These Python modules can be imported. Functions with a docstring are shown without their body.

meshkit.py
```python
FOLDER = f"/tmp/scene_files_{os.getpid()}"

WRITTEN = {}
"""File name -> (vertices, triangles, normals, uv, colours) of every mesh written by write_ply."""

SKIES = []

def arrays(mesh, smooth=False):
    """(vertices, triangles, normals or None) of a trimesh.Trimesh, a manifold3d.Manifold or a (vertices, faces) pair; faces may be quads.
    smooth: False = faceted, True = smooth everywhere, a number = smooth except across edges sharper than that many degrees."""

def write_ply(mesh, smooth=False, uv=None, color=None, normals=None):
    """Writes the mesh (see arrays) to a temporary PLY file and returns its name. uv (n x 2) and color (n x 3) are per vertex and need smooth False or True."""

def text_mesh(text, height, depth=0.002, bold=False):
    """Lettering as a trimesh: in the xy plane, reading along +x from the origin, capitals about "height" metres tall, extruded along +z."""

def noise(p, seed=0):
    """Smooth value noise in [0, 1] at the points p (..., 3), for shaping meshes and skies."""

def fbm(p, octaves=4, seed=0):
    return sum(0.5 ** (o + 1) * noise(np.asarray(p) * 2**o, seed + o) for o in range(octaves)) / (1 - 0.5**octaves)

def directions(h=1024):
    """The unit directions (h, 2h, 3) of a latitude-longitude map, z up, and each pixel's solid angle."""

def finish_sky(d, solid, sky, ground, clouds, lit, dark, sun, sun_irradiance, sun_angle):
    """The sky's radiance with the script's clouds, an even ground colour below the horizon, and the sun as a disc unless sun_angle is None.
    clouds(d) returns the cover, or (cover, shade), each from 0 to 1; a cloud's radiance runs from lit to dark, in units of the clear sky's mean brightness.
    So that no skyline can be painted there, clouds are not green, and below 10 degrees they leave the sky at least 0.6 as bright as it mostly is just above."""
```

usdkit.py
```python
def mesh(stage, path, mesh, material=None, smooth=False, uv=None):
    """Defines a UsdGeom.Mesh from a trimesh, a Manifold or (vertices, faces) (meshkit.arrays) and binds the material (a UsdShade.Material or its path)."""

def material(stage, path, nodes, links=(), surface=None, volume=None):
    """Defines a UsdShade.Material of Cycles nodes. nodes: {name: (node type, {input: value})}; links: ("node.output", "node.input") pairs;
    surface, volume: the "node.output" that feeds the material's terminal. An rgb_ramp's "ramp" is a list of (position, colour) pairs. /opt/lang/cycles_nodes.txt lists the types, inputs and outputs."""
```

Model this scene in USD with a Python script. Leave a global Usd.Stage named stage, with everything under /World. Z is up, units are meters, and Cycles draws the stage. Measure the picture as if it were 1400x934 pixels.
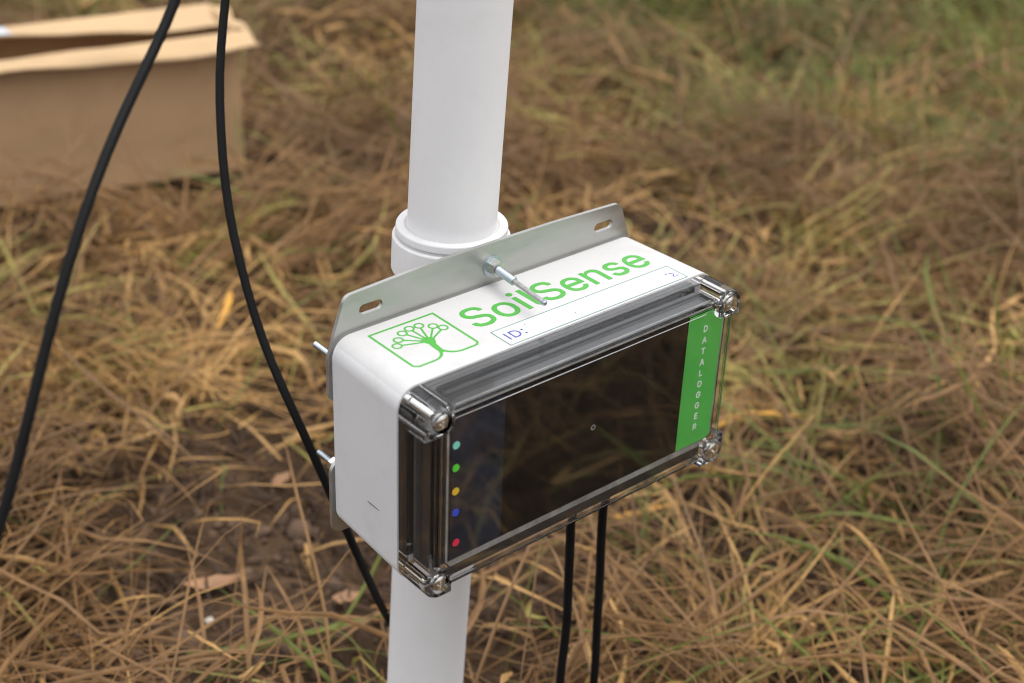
import math
import numpy as np
import trimesh
import usdkit, meshkit
from manifold3d import Manifold, CrossSection
from shapely.geometry import Polygon, LineString, Point, box as sbox
from shapely.ops import unary_union
from shapely.geometry.polygon import orient
from pxr import Usd, UsdGeom, UsdLux, UsdShade, Gf, Sdf, Vt

stage = Usd.Stage.CreateInMemory()
UsdGeom.SetStageUpAxis(stage, 'Z')
UsdGeom.SetStageMetersPerUnit(stage, 1.0)
UsdGeom.Xform.Define(stage, '/World')
UsdGeom.Scope.Define(stage, '/World/Looks')
Z0 = 0.40                      # the enclosure, pole and cables are drawn in a frame of 0.2 m to the lid's width ...
SIZE = 1.2                     # ... and built at 0.24 m, its frame's origin standing at ORIGIN on the ground plane
ORIGIN = np.array([0.06486, 0.08841, -0.16881])

# ------------------------------------------------------------------ camera, sky, sun, exposure
EXPOSURE = 0.53
FOCUS, FSTOP = 0.87, 6.0
RIGHT = np.array([0.76345, -0.64481, 0.03687])
DOWN = np.array([-0.29521, -0.39917, -0.86805])
FWD = np.array([0.57444, 0.65183, -0.4951])
EYE = np.array([-0.32431, -0.44207, 0.44407 + Z0])
cam = UsdGeom.Camera.Define(stage, '/World/camera')
m = np.eye(4); m[0, :3] = RIGHT; m[1, :3] = -DOWN; m[2, :3] = -FWD; m[3, :3] = EYE
cam.AddTransformOp().Set(Gf.Matrix4d(*m.ravel().tolist()))
cam.CreateHorizontalApertureAttr(36.0)
cam.CreateVerticalApertureAttr(24.0)
cam.CreateFocalLengthAttr(36.0 * 2029.1 / 1400)
cam.CreateFStopAttr(FSTOP)
cam.CreateFocusDistanceAttr(FOCUS)
cam.CreateExposureAttr(EXPOSURE)
cam.CreateClippingRangeAttr(Gf.Vec2f(0.02, 1000))

SUN_AZ = math.atan2(0.85, -0.40)      # direction towards the sun, measured from +y towards +x
SUN_EL = math.radians(70)
sun_dir = np.array([math.sin(SUN_AZ) * math.cos(SUN_EL), math.cos(SUN_AZ) * math.cos(SUN_EL), math.sin(SUN_EL)])
sky_mat = usdkit.material(stage, '/World/Looks/sky', {
    'sky': ('sky_texture', {'sky_type': 'single_scattering', 'sun_disc': False, 'sun_elevation': SUN_EL, 'sun_rotation': SUN_AZ, 'altitude': 300.0, 'aerosol_density': 1.5}),
    'grey': ('hsv', {'saturation': 0.10, 'value': 1.0}),
    'cloud': ('mix', {'fac': 0.65, 'color2': (6.5, 6.6, 6.85)}),
    'tc': ('texture_coordinate', {}),
    'n': ('noise_texture', {'scale': 2.2, 'detail': 5.0, 'roughness': 0.55}),
    'r': ('rgb_ramp', {'ramp': [(0.30, (0.82, 0.82, 0.83)), (0.70, (1.18, 1.17, 1.15))]}),
    'mul': ('mix', {'mix_type': 'multiply', 'fac': 1.0}),
    'sep': ('separate_xyz', {}), 'gr': ('rgb_ramp', {'ramp': [(0.0, (0.50, 0.50, 0.50)), (0.25, (0.70, 0.70, 0.70)), (1.0, (2.0, 2.0, 2.0))]}),
    'mul2': ('mix', {'mix_type': 'multiply', 'fac': 1.0}),
    'bg': ('background_shader', {'strength': 0.135})},
    [('sky.color', 'grey.color'), ('tc.generated', 'n.vector'), ('n.fac', 'r.fac'), ('grey.color', 'cloud.color1'), ('cloud.color', 'mul.color1'), ('r.color', 'mul.color2'), ('tc.generated', 'sep.vector'), ('sep.z', 'gr.fac'), ('mul.color', 'mul2.color1'), ('gr.color', 'mul2.color2'), ('mul2.color', 'bg.color')],
    surface='bg.background')
dome = UsdLux.DomeLight.Define(stage, '/World/sky')
UsdShade.MaterialBindingAPI.Apply(dome.GetPrim()).Bind(sky_mat)
dome.GetPrim().SetCustomDataByKey('kind', 'structure')
sun = UsdLux.DistantLight.Define(stage, '/World/sun')
sun.CreateIntensityAttr(0.40)
sun.CreateAngleAttr(45.0)
sun.CreateNormalizeAttr(True)
sun.CreateColorAttr(Gf.Vec3f(1.0, 0.93, 0.82))
zax = sun_dir
xax = np.cross([0, 0, 1.0], zax); xax /= np.linalg.norm(xax)
yax = np.cross(zax, xax)
m = np.eye(4); m[0, :3] = xax; m[1, :3] = yax; m[2, :3] = zax
sun.AddTransformOp().Set(Gf.Matrix4d(*m.ravel().tolist()))

# ------------------------------------------------------------------ materials
def M(name, nodes, links, surface='p.BSDF'):
    return usdkit.material(stage, '/World/Looks/' + name, nodes, links, surface=surface)

def plain(name, color, rough=0.5, metallic=0.0, bump=0.0, bscale=200.0, vary=0.0, vscale=20.0, stretch=(1, 1, 1), specks=0.0, **kw):
    """A principled surface whose tone and roughness vary a little, with fine relief."""
    c = np.array(color, float)
    nodes = {'tc': ('geometry', {}), 'mp': ('mapping', {'scale': stretch}),
             'n': ('noise_texture', {'scale': vscale, 'detail': 5.0, 'roughness': 0.6}),
             'r': ('rgb_ramp', {'ramp': [(0.3, c * (1 - vary)), (0.7, np.minimum(c * (1 + vary), 0.98))]}),
             'rr': ('map_range', {'from_min': 0.3, 'from_max': 0.7, 'to_min': rough * 0.85, 'to_max': rough * 1.15}),
             'p': ('principled_bsdf', {'metallic': metallic, **kw})}
    links = [('tc.position', 'mp.vector'), ('mp.vector', 'n.vector'), ('n.fac', 'r.fac'), ('r.color', 'p.base_color'), ('n.fac', 'rr.value'), ('rr.result', 'p.roughness')]
    if specks:                                   # dust, smears and small dirt marks
        nodes |= {'s1': ('noise_texture', {'scale': 260.0, 'detail': 4.0, 'roughness': 0.65}), 'sr1': ('rgb_ramp', {'ramp': [(0.70, (1, 1, 1)), (0.78, (1 - specks * 0.55, 1 - specks * 0.62, 1 - specks * 0.7))]}),
                  's2': ('noise_texture', {'scale': 28.0, 'detail': 7.0, 'roughness': 0.72, 'distortion': 0.6}), 'sr2': ('rgb_ramp', {'ramp': [(0.52, (1, 1, 1)), (0.75, (1 - specks * 0.22, 1 - specks * 0.26, 1 - specks * 0.32))]}),
                  'm1': ('mix', {'mix_type': 'multiply', 'fac': 1.0}), 'm2': ('mix', {'mix_type': 'multiply', 'fac': 1.0})}
        links = [x for x in links if x[1] != 'p.base_color'] + [('tc.position', 's1.vector'), ('tc.position', 's2.vector'), ('s1.fac', 'sr1.fac'), ('s2.fac', 'sr2.fac'),
                 ('r.color', 'm1.color1'), ('sr1.color', 'm1.color2'), ('m1.color', 'm2.color1'), ('sr2.color', 'm2.color2'), ('m2.color', 'p.base_color')]
    if bump:
        nodes['nb'] = ('noise_texture', {'scale': bscale, 'detail': 3.0})
        nodes['b'] = ('bump', {'strength': bump, 'distance': 0.001})
        links += [('mp.vector', 'nb.vector'), ('nb.fac', 'b.height'), ('b.normal', 'p.normal')]
    return M(name, nodes, links)

m_body = plain('enclosure_plastic', (0.455, 0.455, 0.462), 0.48, specks=0.4, specular_ior_level=0.14, bump=0.06, bscale=900, vary=0.025, vscale=25)
m_pvc = plain('white_pvc', (0.57, 0.567, 0.572), 0.55, specular_ior_level=0.3, specks=0.22, bump=0.05, bscale=300, vary=0.03, vscale=14)
m_steel = plain('zinc_sheet', (0.44, 0.44, 0.42), 0.42, metallic=1.0, bump=0.05, bscale=260, vary=0.08, vscale=60, stretch=(0.25, 1, 1))
m_bolt = plain('zinc_plated_bolt', (0.40, 0.46, 0.50), 0.28, metallic=1.0, bump=0.05, bscale=500, vary=0.08, vscale=120)
m_nut = plain('nut_steel', (0.50, 0.50, 0.48), 0.3, metallic=1.0, vary=0.08, vscale=150)
m_screw = plain('stainless_screw', (0.72, 0.70, 0.65), 0.20, metallic=1.0, vary=0.05, vscale=200)
m_dark = plain('screw_recess', (0.03, 0.03, 0.03), 0.6)
m_insert = plain('black_insert', (0.012, 0.012, 0.013), 0.45, bump=0.1, bscale=600, vary=0.2)
m_gasket = plain('grey_gasket', (0.05, 0.055, 0.06), 0.6)
m_glint_mark = plain('grey_glint_and_mark', (0.30, 0.30, 0.29), 0.3, vary=0.3, vscale=90)  # grey standing in for the lid bevel reflection; also colours the ring mark
m_navy = plain('navy_film', (0.012, 0.021, 0.038), 0.25, vary=0.35, vscale=60, specular_ior_level=0.2)
m_black = plain('black_fascia', (0.006, 0.006, 0.006), 0.5, vary=0.2, specular_ior_level=0.05)
m_green = plain('green_print', (0.085, 0.56, 0.085), 0.4, vary=0.04)
m_ink = plain('green_ink', (0.048, 0.285, 0.034), 0.45, vary=0.06, vscale=150)
m_teal = plain('teal_ink', (0.05, 0.17, 0.13), 0.45)
m_blue = plain('blue_ink', (0.05, 0.065, 0.27), 0.45)
m_label = plain('label_paper', (0.60, 0.60, 0.61), 0.35, vary=0.01)
m_white = plain('white_print', (0.92, 0.94, 0.92), 0.5)
m_cable = plain('cable_rubber', (0.003, 0.003, 0.0035), 0.5, bump=0.15, bscale=700, vary=0.3, vscale=60, specular_ior_level=0.13)
m_dot = {k: plain('dot_' + k, c, 0.4) for k, c in dict(mint=(0.28, 0.88, 0.70), green=(0.08, 0.80, 0.04), yellow=(0.95, 0.62, 0.01), blue=(0.01, 0.07, 0.80), red=(0.90, 0.02, 0.08)).items()}
m_glass = M('clear_polycarbonate', {'tc': ('geometry', {}), 'n': ('noise_texture', {'scale': 90.0, 'detail': 6.0, 'roughness': 0.65}),
            'rr': ('map_range', {'from_min': 0.45, 'from_max': 0.75, 'to_min': 0.0, 'to_max': 0.09, 'clamp': True}),
            'p': ('principled_bsdf', {'base_color': (0.985, 0.99, 0.995), 'transmission_weight': 1.0, 'ior': 1.43})},
            [('tc.position', 'n.vector'), ('n.fac', 'rr.value'), ('rr.result', 'p.roughness')])
m_card = plain('brown_cardboard', (0.37, 0.232, 0.122), 0.75, specks=0.9, bump=0.15, bscale=120, vary=0.10, vscale=9, stretch=(0.3, 0.3, 1.5))
m_cardin = plain('cardboard_inside', (0.42, 0.285, 0.155), 0.8, specks=0.6, bump=0.15, bscale=120, vary=0.08, vscale=9)
m_tape = plain('blue_grey_tape', (0.45, 0.50, 0.58), 0.3)

def grass_mat(name, ramp, translucent=0.25, rough=0.55):
    return M(name, {
        'g': ('geometry', {}), 'o': ('object_info', {}),
        'a': ('math', {'math_type': 'multiply_add', 'value2': 0.75, 'value3': 0.0}),
        'a2': ('math', {'math_type': 'multiply_add', 'value2': 0.25}),
        'r': ('rgb_ramp', {'ramp': ramp}),
        'n': ('noise_texture', {'scale': 55.0, 'detail': 4.0}),
        'nr': ('rgb_ramp', {'ramp': [(0.3, (0.72, 0.70, 0.68)), (0.7, (1.15, 1.15, 1.15))]}),
        'n2': ('noise_texture', {'scale': 3.2, 'detail': 3.0}), 'nr2': ('rgb_ramp', {'ramp': [(0.35, (0.66, 0.63, 0.59)), (0.65, (1.22, 1.21, 1.18))]}), 'mu2': ('mix', {'mix_type': 'multiply', 'fac': 1.0}),
        'mul': ('mix', {'mix_type': 'multiply', 'fac': 1.0}),
        'p': ('principled_bsdf', {'roughness': rough, 'specular_ior_level': 0.35}),
        't': ('translucent_bsdf', {}), 'mx': ('mix_closure', {'fac': translucent})},
        [('g.random_per_island', 'a.value1'), ('o.random', 'a2.value1'), ('a.value', 'a2.value3'), ('a2.value', 'r.fac'),
         ('g.position', 'n.vector'), ('n.fac', 'nr.fac'), ('r.color', 'mul.color1'), ('nr.color', 'mul.color2'),
         ('g.position', 'n2.vector'), ('n2.fac', 'nr2.fac'), ('mul.color', 'mu2.color1'), ('nr2.color', 'mu2.color2'),
         ('mu2.color', 'p.base_color'), ('mu2.color', 't.color'), ('p.BSDF', 'mx.closure1'), ('t.BSDF', 'mx.closure2')], surface='mx.closure')

m_straw = grass_mat('dry_straw', [(0, (0.15, 0.078, 0.028)), (0.25, (0.40, 0.240, 0.088)), (0.5, (0.67, 0.455, 0.185)), (0.75, (0.84, 0.63, 0.31)), (1, (0.92, 0.77, 0.48))], 0.10)
m_litter = grass_mat('rotten_litter', [(0, (0.028, 0.015, 0.008)), (0.65, (0.085, 0.046, 0.022)), (1, (0.27, 0.165, 0.078))], 0.05, 0.8)
m_grass = grass_mat('living_grass', [(0, (0.10, 0.125, 0.024)), (0.4, (0.20, 0.225, 0.05)), (0.7, (0.36, 0.36, 0.10)), (1, (0.62, 0.53, 0.24))], 0.3)
m_yellow = grass_mat('yellowing_grass', [(0, (0.22, 0.20, 0.05)), (0.4, (0.42, 0.34, 0.11)), (0.85, (0.60, 0.44, 0.17)), (1, (0.62, 0.34, 0.07))], 0.15)
m_orange = grass_mat('orange_blade', [(0, (0.62, 0.33, 0.05)), (1, (0.70, 0.40, 0.07))], 0.2)
m_leaf = plain('dead_leaf', (0.24, 0.125, 0.062), 0.7, bump=0.3, bscale=150, vary=0.25, vscale=70)
m_pebble = plain('pale_pebble', (0.42, 0.38, 0.34), 0.6, bump=0.2, bscale=300, vary=0.15, vscale=150)
m_clod = plain('soil_clod', (0.085, 0.050, 0.030), 0.95, bump=0.5, bscale=150, vary=0.35, vscale=60)
m_soil = M('brown_soil', {'g': ('geometry', {}),
    'n1': ('noise_texture', {'scale': 5.0, 'detail': 8.0, 'roughness': 0.65}), 'n2': ('noise_texture', {'scale': 90.0, 'detail': 5.0, 'roughness': 0.7}),
    'r': ('rgb_ramp', {'ramp': [(0.3, (0.038, 0.022, 0.012)), (0.5, (0.062, 0.036, 0.019)), (0.7, (0.105, 0.064, 0.036))]}),
    'r2': ('rgb_ramp', {'ramp': [(0.3, (0.55, 0.55, 0.55)), (0.7, (1.3, 1.3, 1.3))]}),
    'mul': ('mix', {'mix_type': 'multiply', 'fac': 1.0}),
    'b': ('bump', {'strength': 0.8, 'distance': 0.006}), 'p': ('principled_bsdf', {'roughness': 0.95, 'specular_ior_level': 0.2})},
    [('g.position', 'n1.vector'), ('g.position', 'n2.vector'), ('n1.fac', 'r.fac'), ('n2.fac', 'r2.fac'), ('r.color', 'mul.color1'), ('r2.color', 'mul.color2'),
     ('mul.color', 'p.base_color'), ('n2.fac', 'b.height'), ('b.normal', 'p.normal')])

# ------------------------------------------------------------------ helpers
used = {}
def numbered(parent, name):
    k = (parent, name); n = used.get(k, -1) + 1; used[k] = n
    return f'{parent}/{name}' + (f'_{n:03d}' if n else '')

def say(prim, **kw):
    for k, v in kw.items():
        if v: prim.SetCustomDataByKey(k, v)
    return prim

SCALE = {}
def thing(name, label, category, loc=(0, 0, 0), group=None, size=1.0):
    x = UsdGeom.Xform.Define(stage, numbered('/World', name))
    if size != 1.0: loc = np.array(loc) * size + ORIGIN
    SCALE[str(x.GetPath())] = size
    x.AddTranslateOp().Set(Gf.Vec3d(*map(float, loc)))
    x.loc = np.array(loc, float)
    say(x.GetPrim(), label=label, category=category, group=group)
    x.path = str(x.GetPath())
    return x

def V(mesh):
    if hasattr(mesh, 'to_mesh'):
        q = mesh.to_mesh(); return trimesh.Trimesh(q.vert_properties[:, :3], q.tri_verts, process=False)
    if isinstance(mesh, tuple):
        return trimesh.Trimesh(mesh[0], mesh[1], process=False)
    return mesh

def part(parent, name, mesh, mat, smooth=35, loc=None, label=None):
    """parent: an Xform from thing() or the path of a part; loc = the thing's base, taken off the vertices."""
    path = parent if isinstance(parent, str) else parent.path
    mesh = V(mesh).copy()
    mesh.vertices = (mesh.vertices - (np.zeros(3) if loc is None else loc)) * SCALE['/'.join(path.split('/')[:3])]
    p = usdkit.mesh(stage, numbered(path, name), mesh, mat, smooth=smooth)
    say(p.GetPrim(), label=label)
    return str(p.GetPath())

def solo(name, mesh, mat, label=None, category=None, group=None, kind=None, smooth=35):
    v = V(mesh); base = np.array([*v.bounds.mean(0)[:2], v.bounds[0, 2]]) if kind is None else np.zeros(3)
    w = v.copy(); w.vertices = w.vertices - base
    p = usdkit.mesh(stage, numbered('/World', name), w, mat, smooth=smooth)
    if kind is None: UsdGeom.Xformable(p).AddTranslateOp().Set(Gf.Vec3d(*base))
    say(p.GetPrim(), label=label, category=category, group=group, kind=kind)
    return p

def rrect(x0, z0, x1, z1, r, seg=10):
    return sbox(x0 + r, z0 + r, x1 - r, z1 - r).buffer(r, quad_segs=seg)

def ext(poly, h):
    """A shapely polygon pushed up by h as a Manifold."""
    polys = [poly] if poly.geom_type == 'Polygon' else list(poly.geoms)
    out = Manifold()
    for q in polys:
        q = orient(q.simplify(1e-6))
        cs = CrossSection([np.array(q.exterior.coords)[:-1]] + [np.array(i.coords)[:-1] for i in q.interiors])
        out = out + Manifold.extrude(cs, h)
    return out

def front(poly, y0, y1):
    """A polygon drawn in x, z, standing from depth y0 to y1 (y grows away from the viewer)."""
    return flip(ext(poly, y1 - y0), y0, y1)

def flip(a, y0, y1):
    q = a.rotate([90, 0, 0])                     # (x, y, z) -> (x, -z, y)
    return q.translate([0, y1, 0])

def rod(p0, p1, r0, r1=None, seg=24):
    p0, p1 = np.array(p0, float), np.array(p1, float)
    d = p1 - p0; L = np.linalg.norm(d)
    c = Manifold.cylinder(L, r0, r0 if r1 is None else r1, seg)
    t = V(c); t.apply_transform(trimesh.geometry.align_vectors([0, 0, 1], d / L)); t.apply_translation(p0)
    return t

def cat(*ms): return trimesh.util.concatenate([V(x) for x in ms])

def spline(pts, n):
    from scipy.interpolate import CubicSpline
    pts = np.array(pts, float)
    s = np.r_[0, np.cumsum(np.linalg.norm(np.diff(pts, axis=0), axis=1))]
    return CubicSpline(s, pts)(np.linspace(0, s[-1], n))

def tube(pts, r, sides=16):
    pts = np.asarray(pts, float); n = len(pts)
    t = np.gradient(pts, axis=0); t /= np.linalg.norm(t, axis=1, keepdims=True)
    u = np.cross(t[0], [0.3, 0.9, 0.1]); u /= np.linalg.norm(u); U = []
    for k in range(n):
        u = u - t[k] * (u @ t[k]); u /= np.linalg.norm(u); U.append(u)
    U = np.array(U); W = np.cross(t, U); a = np.arange(sides) * 2 * np.pi / sides
    rr = np.broadcast_to(r, (n,))
    v = pts[:, None] + rr[:, None, None] * (np.cos(a)[None, :, None] * U[:, None] + np.sin(a)[None, :, None] * W[:, None])
    i, j = np.meshgrid(np.arange(n - 1), np.arange(sides), indexing='ij'); j2 = (j + 1) % sides
    q = np.stack([i * sides + j, i * sides + j2, (i + 1) * sides + j2, (i + 1) * sides + j], -1).reshape(-1, 4)
    f = np.vstack([q[:, [0, 1, 2]], q[:, [0, 2, 3]]])
    v = np.vstack([v.reshape(-1, 3), pts[:1], pts[-1:]]); N = n * sides; k = np.arange(sides)
    f = np.vstack([f, np.c_[np.full(sides, N), (k + 1) % sides, k], np.c_[np.full(sides, N + 1), (n - 1) * sides + k, (n - 1) * sides + (k + 1) % sides]])
    return trimesh.Trimesh(v, f, process=False)

def lathe(profile, seg=128):
    """profile: (radius, z) pairs, bottom to top."""
    q = trimesh.creation.revolve(np.array(profile, float), sections=seg); q.merge_vertices(); return q

# ------------------------------------------------------------------ ground
def ground_z(x, y):
    p = np.stack([np.asarray(x, float), np.asarray(y, float), np.zeros_like(np.asarray(x, float))], -1)
    big = (meshkit.fbm(p * 2.2 + 31.7, 3, 5) - 0.5) * 0.09
    return big + (meshkit.fbm(p * 16 + 7.3, 4, 9) - 0.5) * 0.030

s = np.arange(-2.2, 3.61, 0.015)
tail = 3.6 + 0.015 * np.cumsum(1.16 ** np.arange(1, 52))
headv = -2.2 - 0.015 * np.cumsum(1.16 ** np.arange(1, 52))
ax = np.r_[headv[::-1], s, tail]
gx, gy = np.meshgrid(ax, ax, indexing='ij'); n = len(ax)
gz = ground_z(gx, gy)
i, j = np.meshgrid(np.arange(n - 1), np.arange(n - 1), indexing='ij'); a = (i * n + j).ravel()
quads = np.stack([a, a + n, a + n + 1, a + 1], -1)
solo('ground', (np.stack([gx, gy, gz], -1).reshape(-1, 3), np.vstack([quads[:, [0, 1, 2]], quads[:, [0, 2, 3]]])), m_soil, kind='structure', smooth=True)

# ------------------------------------------------------------------ pole
PX, PY, PR = 0.0978, 0.0895, 0.0226
LEAN = np.array([0.0436, -0.0043, 1.0])
pole = thing('plastic_pole', 'white PVC pipe pole with a ribbed collar standing behind the enclosure', 'pole', (PX - 0.0436 * (0.105 + Z0), PY, 0), size=SIZE)
def leaned(mesh):
    q = V(mesh).copy(); v = q.vertices.copy()
    q.vertices = np.c_[v[:, 0] + v[:, 2] * LEAN[0], v[:, 1] + v[:, 2] * LEAN[1], v[:, 2]]
    return q
zc = Z0 + 0.1155
def pipe(z0, z1, r, w=0.0022):
    return lathe([(r - w, z0), (r, z0), (r, z1), (r - w, z1), (r - w, z0)])
part(pole, 'lower_pipe', leaned(pipe(-0.25, zc - 0.085, PR)), m_pvc, smooth=40)
part(pole, 'upper_pipe', leaned(pipe(zc - 0.03, 1.75, PR)), m_pvc, smooth=40)
R1, R2, R3 = 0.0254, 0.0299, 0.0281
def rnd(r, z, q, a0, a1, n=5):
    return [(r + q * math.cos(math.radians(a)), z + q * math.sin(math.radians(a))) for a in np.linspace(a0, a1, n)]
prof = [(PR - .001, -0.085), (R1 - .0006, -0.085), (R1, -0.0844), (R1, -0.0190)]
prof += [(R1 + 0.0022, -0.0165)] + rnd(R2 - 0.0022, -0.0128, 0.0022, -40, 0, 6) + rnd(R2 - 0.0010, 0.0036, 0.0010, 0, 90, 5)
prof += [(R3 - .0008, 0.0046), (R3 - .0009, 0.0054), (R3 - .0002, 0.0058), (R3 + .0002, 0.0064)] + rnd(R3 - 0.0007, 0.0092, 0.0009, 0, 90, 5) + [(PR + 0.0016, 0.0101), (PR + .0005, 0.0090), (PR - .001, 0.0086)]
collar = lathe([(r_, z_ + zc) for r_, z_ in prof], 128)
cp = part(pole, 'pipe_collar', leaned(collar), m_pvc, smooth=28, label='thicker two-step collar joining the two pipes')
# small moulding seam on the collar
sa = math.radians(-98)
seam = V(Manifold.cube([0.0012, 0.0007, 0.012], True)).copy(); seam.apply_translation([0, 0, zc - 0.0025])
seam.apply_transform(trimesh.transformations.rotation_matrix(sa + math.pi / 2, [0, 0, 1])); seam.apply_translation([math.cos(sa) * R2, math.sin(sa) * R2, 0])
part(cp, 'mould_seam', leaned(seam), m_pvc, smooth=False)

# ------------------------------------------------------------------ enclosure
W, H, D, T, R = 0.200, 0.10534, 0.0555, 0.0206, 0.0105
BASE = np.array([W / 2, D / 2, 0.0])
boxt = thing('datalogger_enclosure', 'white plastic datalogger enclosure with clear screwed lid and green lettering', 'datalogger', (W / 2, D / 2, Z0), size=SIZE)
def bp(name, mesh, mat, parent=None, **kw): return part(parent or boxt, name, mesh, mat, loc=BASE, **kw)
outline = rrect(0, 0, W, H, R, 14)
shell = front(outline, 0, D - 0.0015) + flip(ext(outline.buffer(-0.0012), 0.002), D - 0.002, D)
hollow = front(rrect(0.0032, 0.0032, W - 0.0032, H - 0.0032, 0.0075), -0.01, D - 0.004)
studs = Manifold()
for cx, cz in ((0, 0), (1, 0), (0, 1), (1, 1)):
    studs = studs + front(sbox(0.002 + cx * (W - .0185), 0.002 + cz * (H - .0185), 0.0165 + cx * (W - .0185), 0.0165 + cz * (H - .0185)).intersection(outline.buffer(-0.001)), 0.0002, 0.03)
shell = V((shell - hollow) + studs)
shell.vertices[:, 0] = W / 2 + (shell.vertices[:, 0] - W / 2) * (1 - 0.030 * np.clip(shell.vertices[:, 1], 0, D) / D)      # moulding draft of the side walls
body = bp('enclosure_body', shell, m_body, smooth=30)
# seal between body and lid
ring_ = rrect(0.0012, 0.0012, W - .0012, H - .0012, R - .001).difference(rrect(0.0040, 0.0040, W - .0040, H - .0040, 0.0065))
for x in (0, W - .0168):
    for z in (0, H - .0168):
        bp('corner_seal', front(ring_.intersection(sbox(x, z, x + 0.0168, z + 0.0168)), -0.0006, -0.0002), m_gasket, smooth=30)
# clear lid
YF = -T
def bevel_block(poly, y_front, y_back, c=0.0009, steps=6):
    out = front(poly, y_front + c, y_back)
    for k in range(steps):
        t0, t1 = k / steps, (k + 1) / steps
        ins = c * (1 - math.sqrt(max(0, 1 - t1 ** 2)))
        out = out + front(poly.buffer(-ins, quad_segs=10), y_front + c - c * t1, y_front + c - c * t0 + 0.00002)
    return out
YB = -0.0008
lid = bevel_block(outline.buffer(-0.0004), YB - 0.0062, YB, 0.0010, 4)
PI = 0.0042                                     # how far the raised window stands in from the flange
lid = lid + bevel_block(rrect(PI, PI, W - PI, H - PI, 0.007), YF, YB, 0.0026)
spos_ = [(0.0090, 0.0088), (W - 0.0090, 0.0088), (0.0090, H - 0.0088), (W - 0.0090, H - 0.0088)]
rim = rrect(PI + .0030, PI + .0030, W - PI - .0030, H - PI - .0030, 0.005)
lid = lid + front(rim.difference(rim.buffer(-0.0016)), YF - 0.0007, YF + 0.0001)
CB = 0.0165
corners = [(0, 0), (1, 0), (0, 1), (1, 1)]
for cx, cz in corners:
    q = sbox(cx * (W - CB), cz * (H - CB), cx * (W - CB) + CB, cz * (H - CB) + CB)
    blk = outline.buffer(-0.0004).intersection(q)
    lid = lid + bevel_block(blk.buffer(-0.0003).buffer(0.0003), YF - 0.0002, YB, 0.0014)
cav = rrect(PI + .0022, PI + .0022, W - PI - .0022, H - PI - .0022, 0.005)
for cx, cz in corners:
    q = sbox(cx * (W - 0.0150), cz * (H - 0.0150), cx * (W - 0.0150) + 0.0150, cz * (H - 0.0150) + 0.0150)
    cav = cav.difference(q.buffer(0.0))
cav = cav.buffer(-0.002).buffer(0.002, quad_segs=6)
lid = lid - front(cav, YF + 0.0025, 0.01)
SCX, SCZ = 0.0090, 0.0088
spos = [(SCX, SCZ), (W - SCX, SCZ), (SCX, H - SCZ), (W - SCX, H - SCZ)]
for x, z in spos_: lid = lid + bevel_block(Point(x, z).buffer(0.0070, 12), YF - 0.0012, YF + 0.004, 0.0008, 3)
lowg = sbox(0.0172, -0.001, W - 0.0172, PI - 0.0003)
lid = lid - front(lowg, YB - 0.0075, YB + 0.001)
for x, z in spos:
    lid = lid - front(Point(x, z).buffer(0.0049, 10), YF - 0.002, YF + 0.0022) - front(Point(x, z).buffer(0.0022, 8), YF + 0.002, 0.01)
bp('clear_lid', lid, m_glass, smooth=30)
bp('lower_gasket', bevel_block(rrect(0.0174, 0.0003, W - 0.0174, PI - 0.0005, 0.0008, 4), YB - 0.0062, YB - 0.0001, 0.0007, 3), m_insert, smooth=30)
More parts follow.
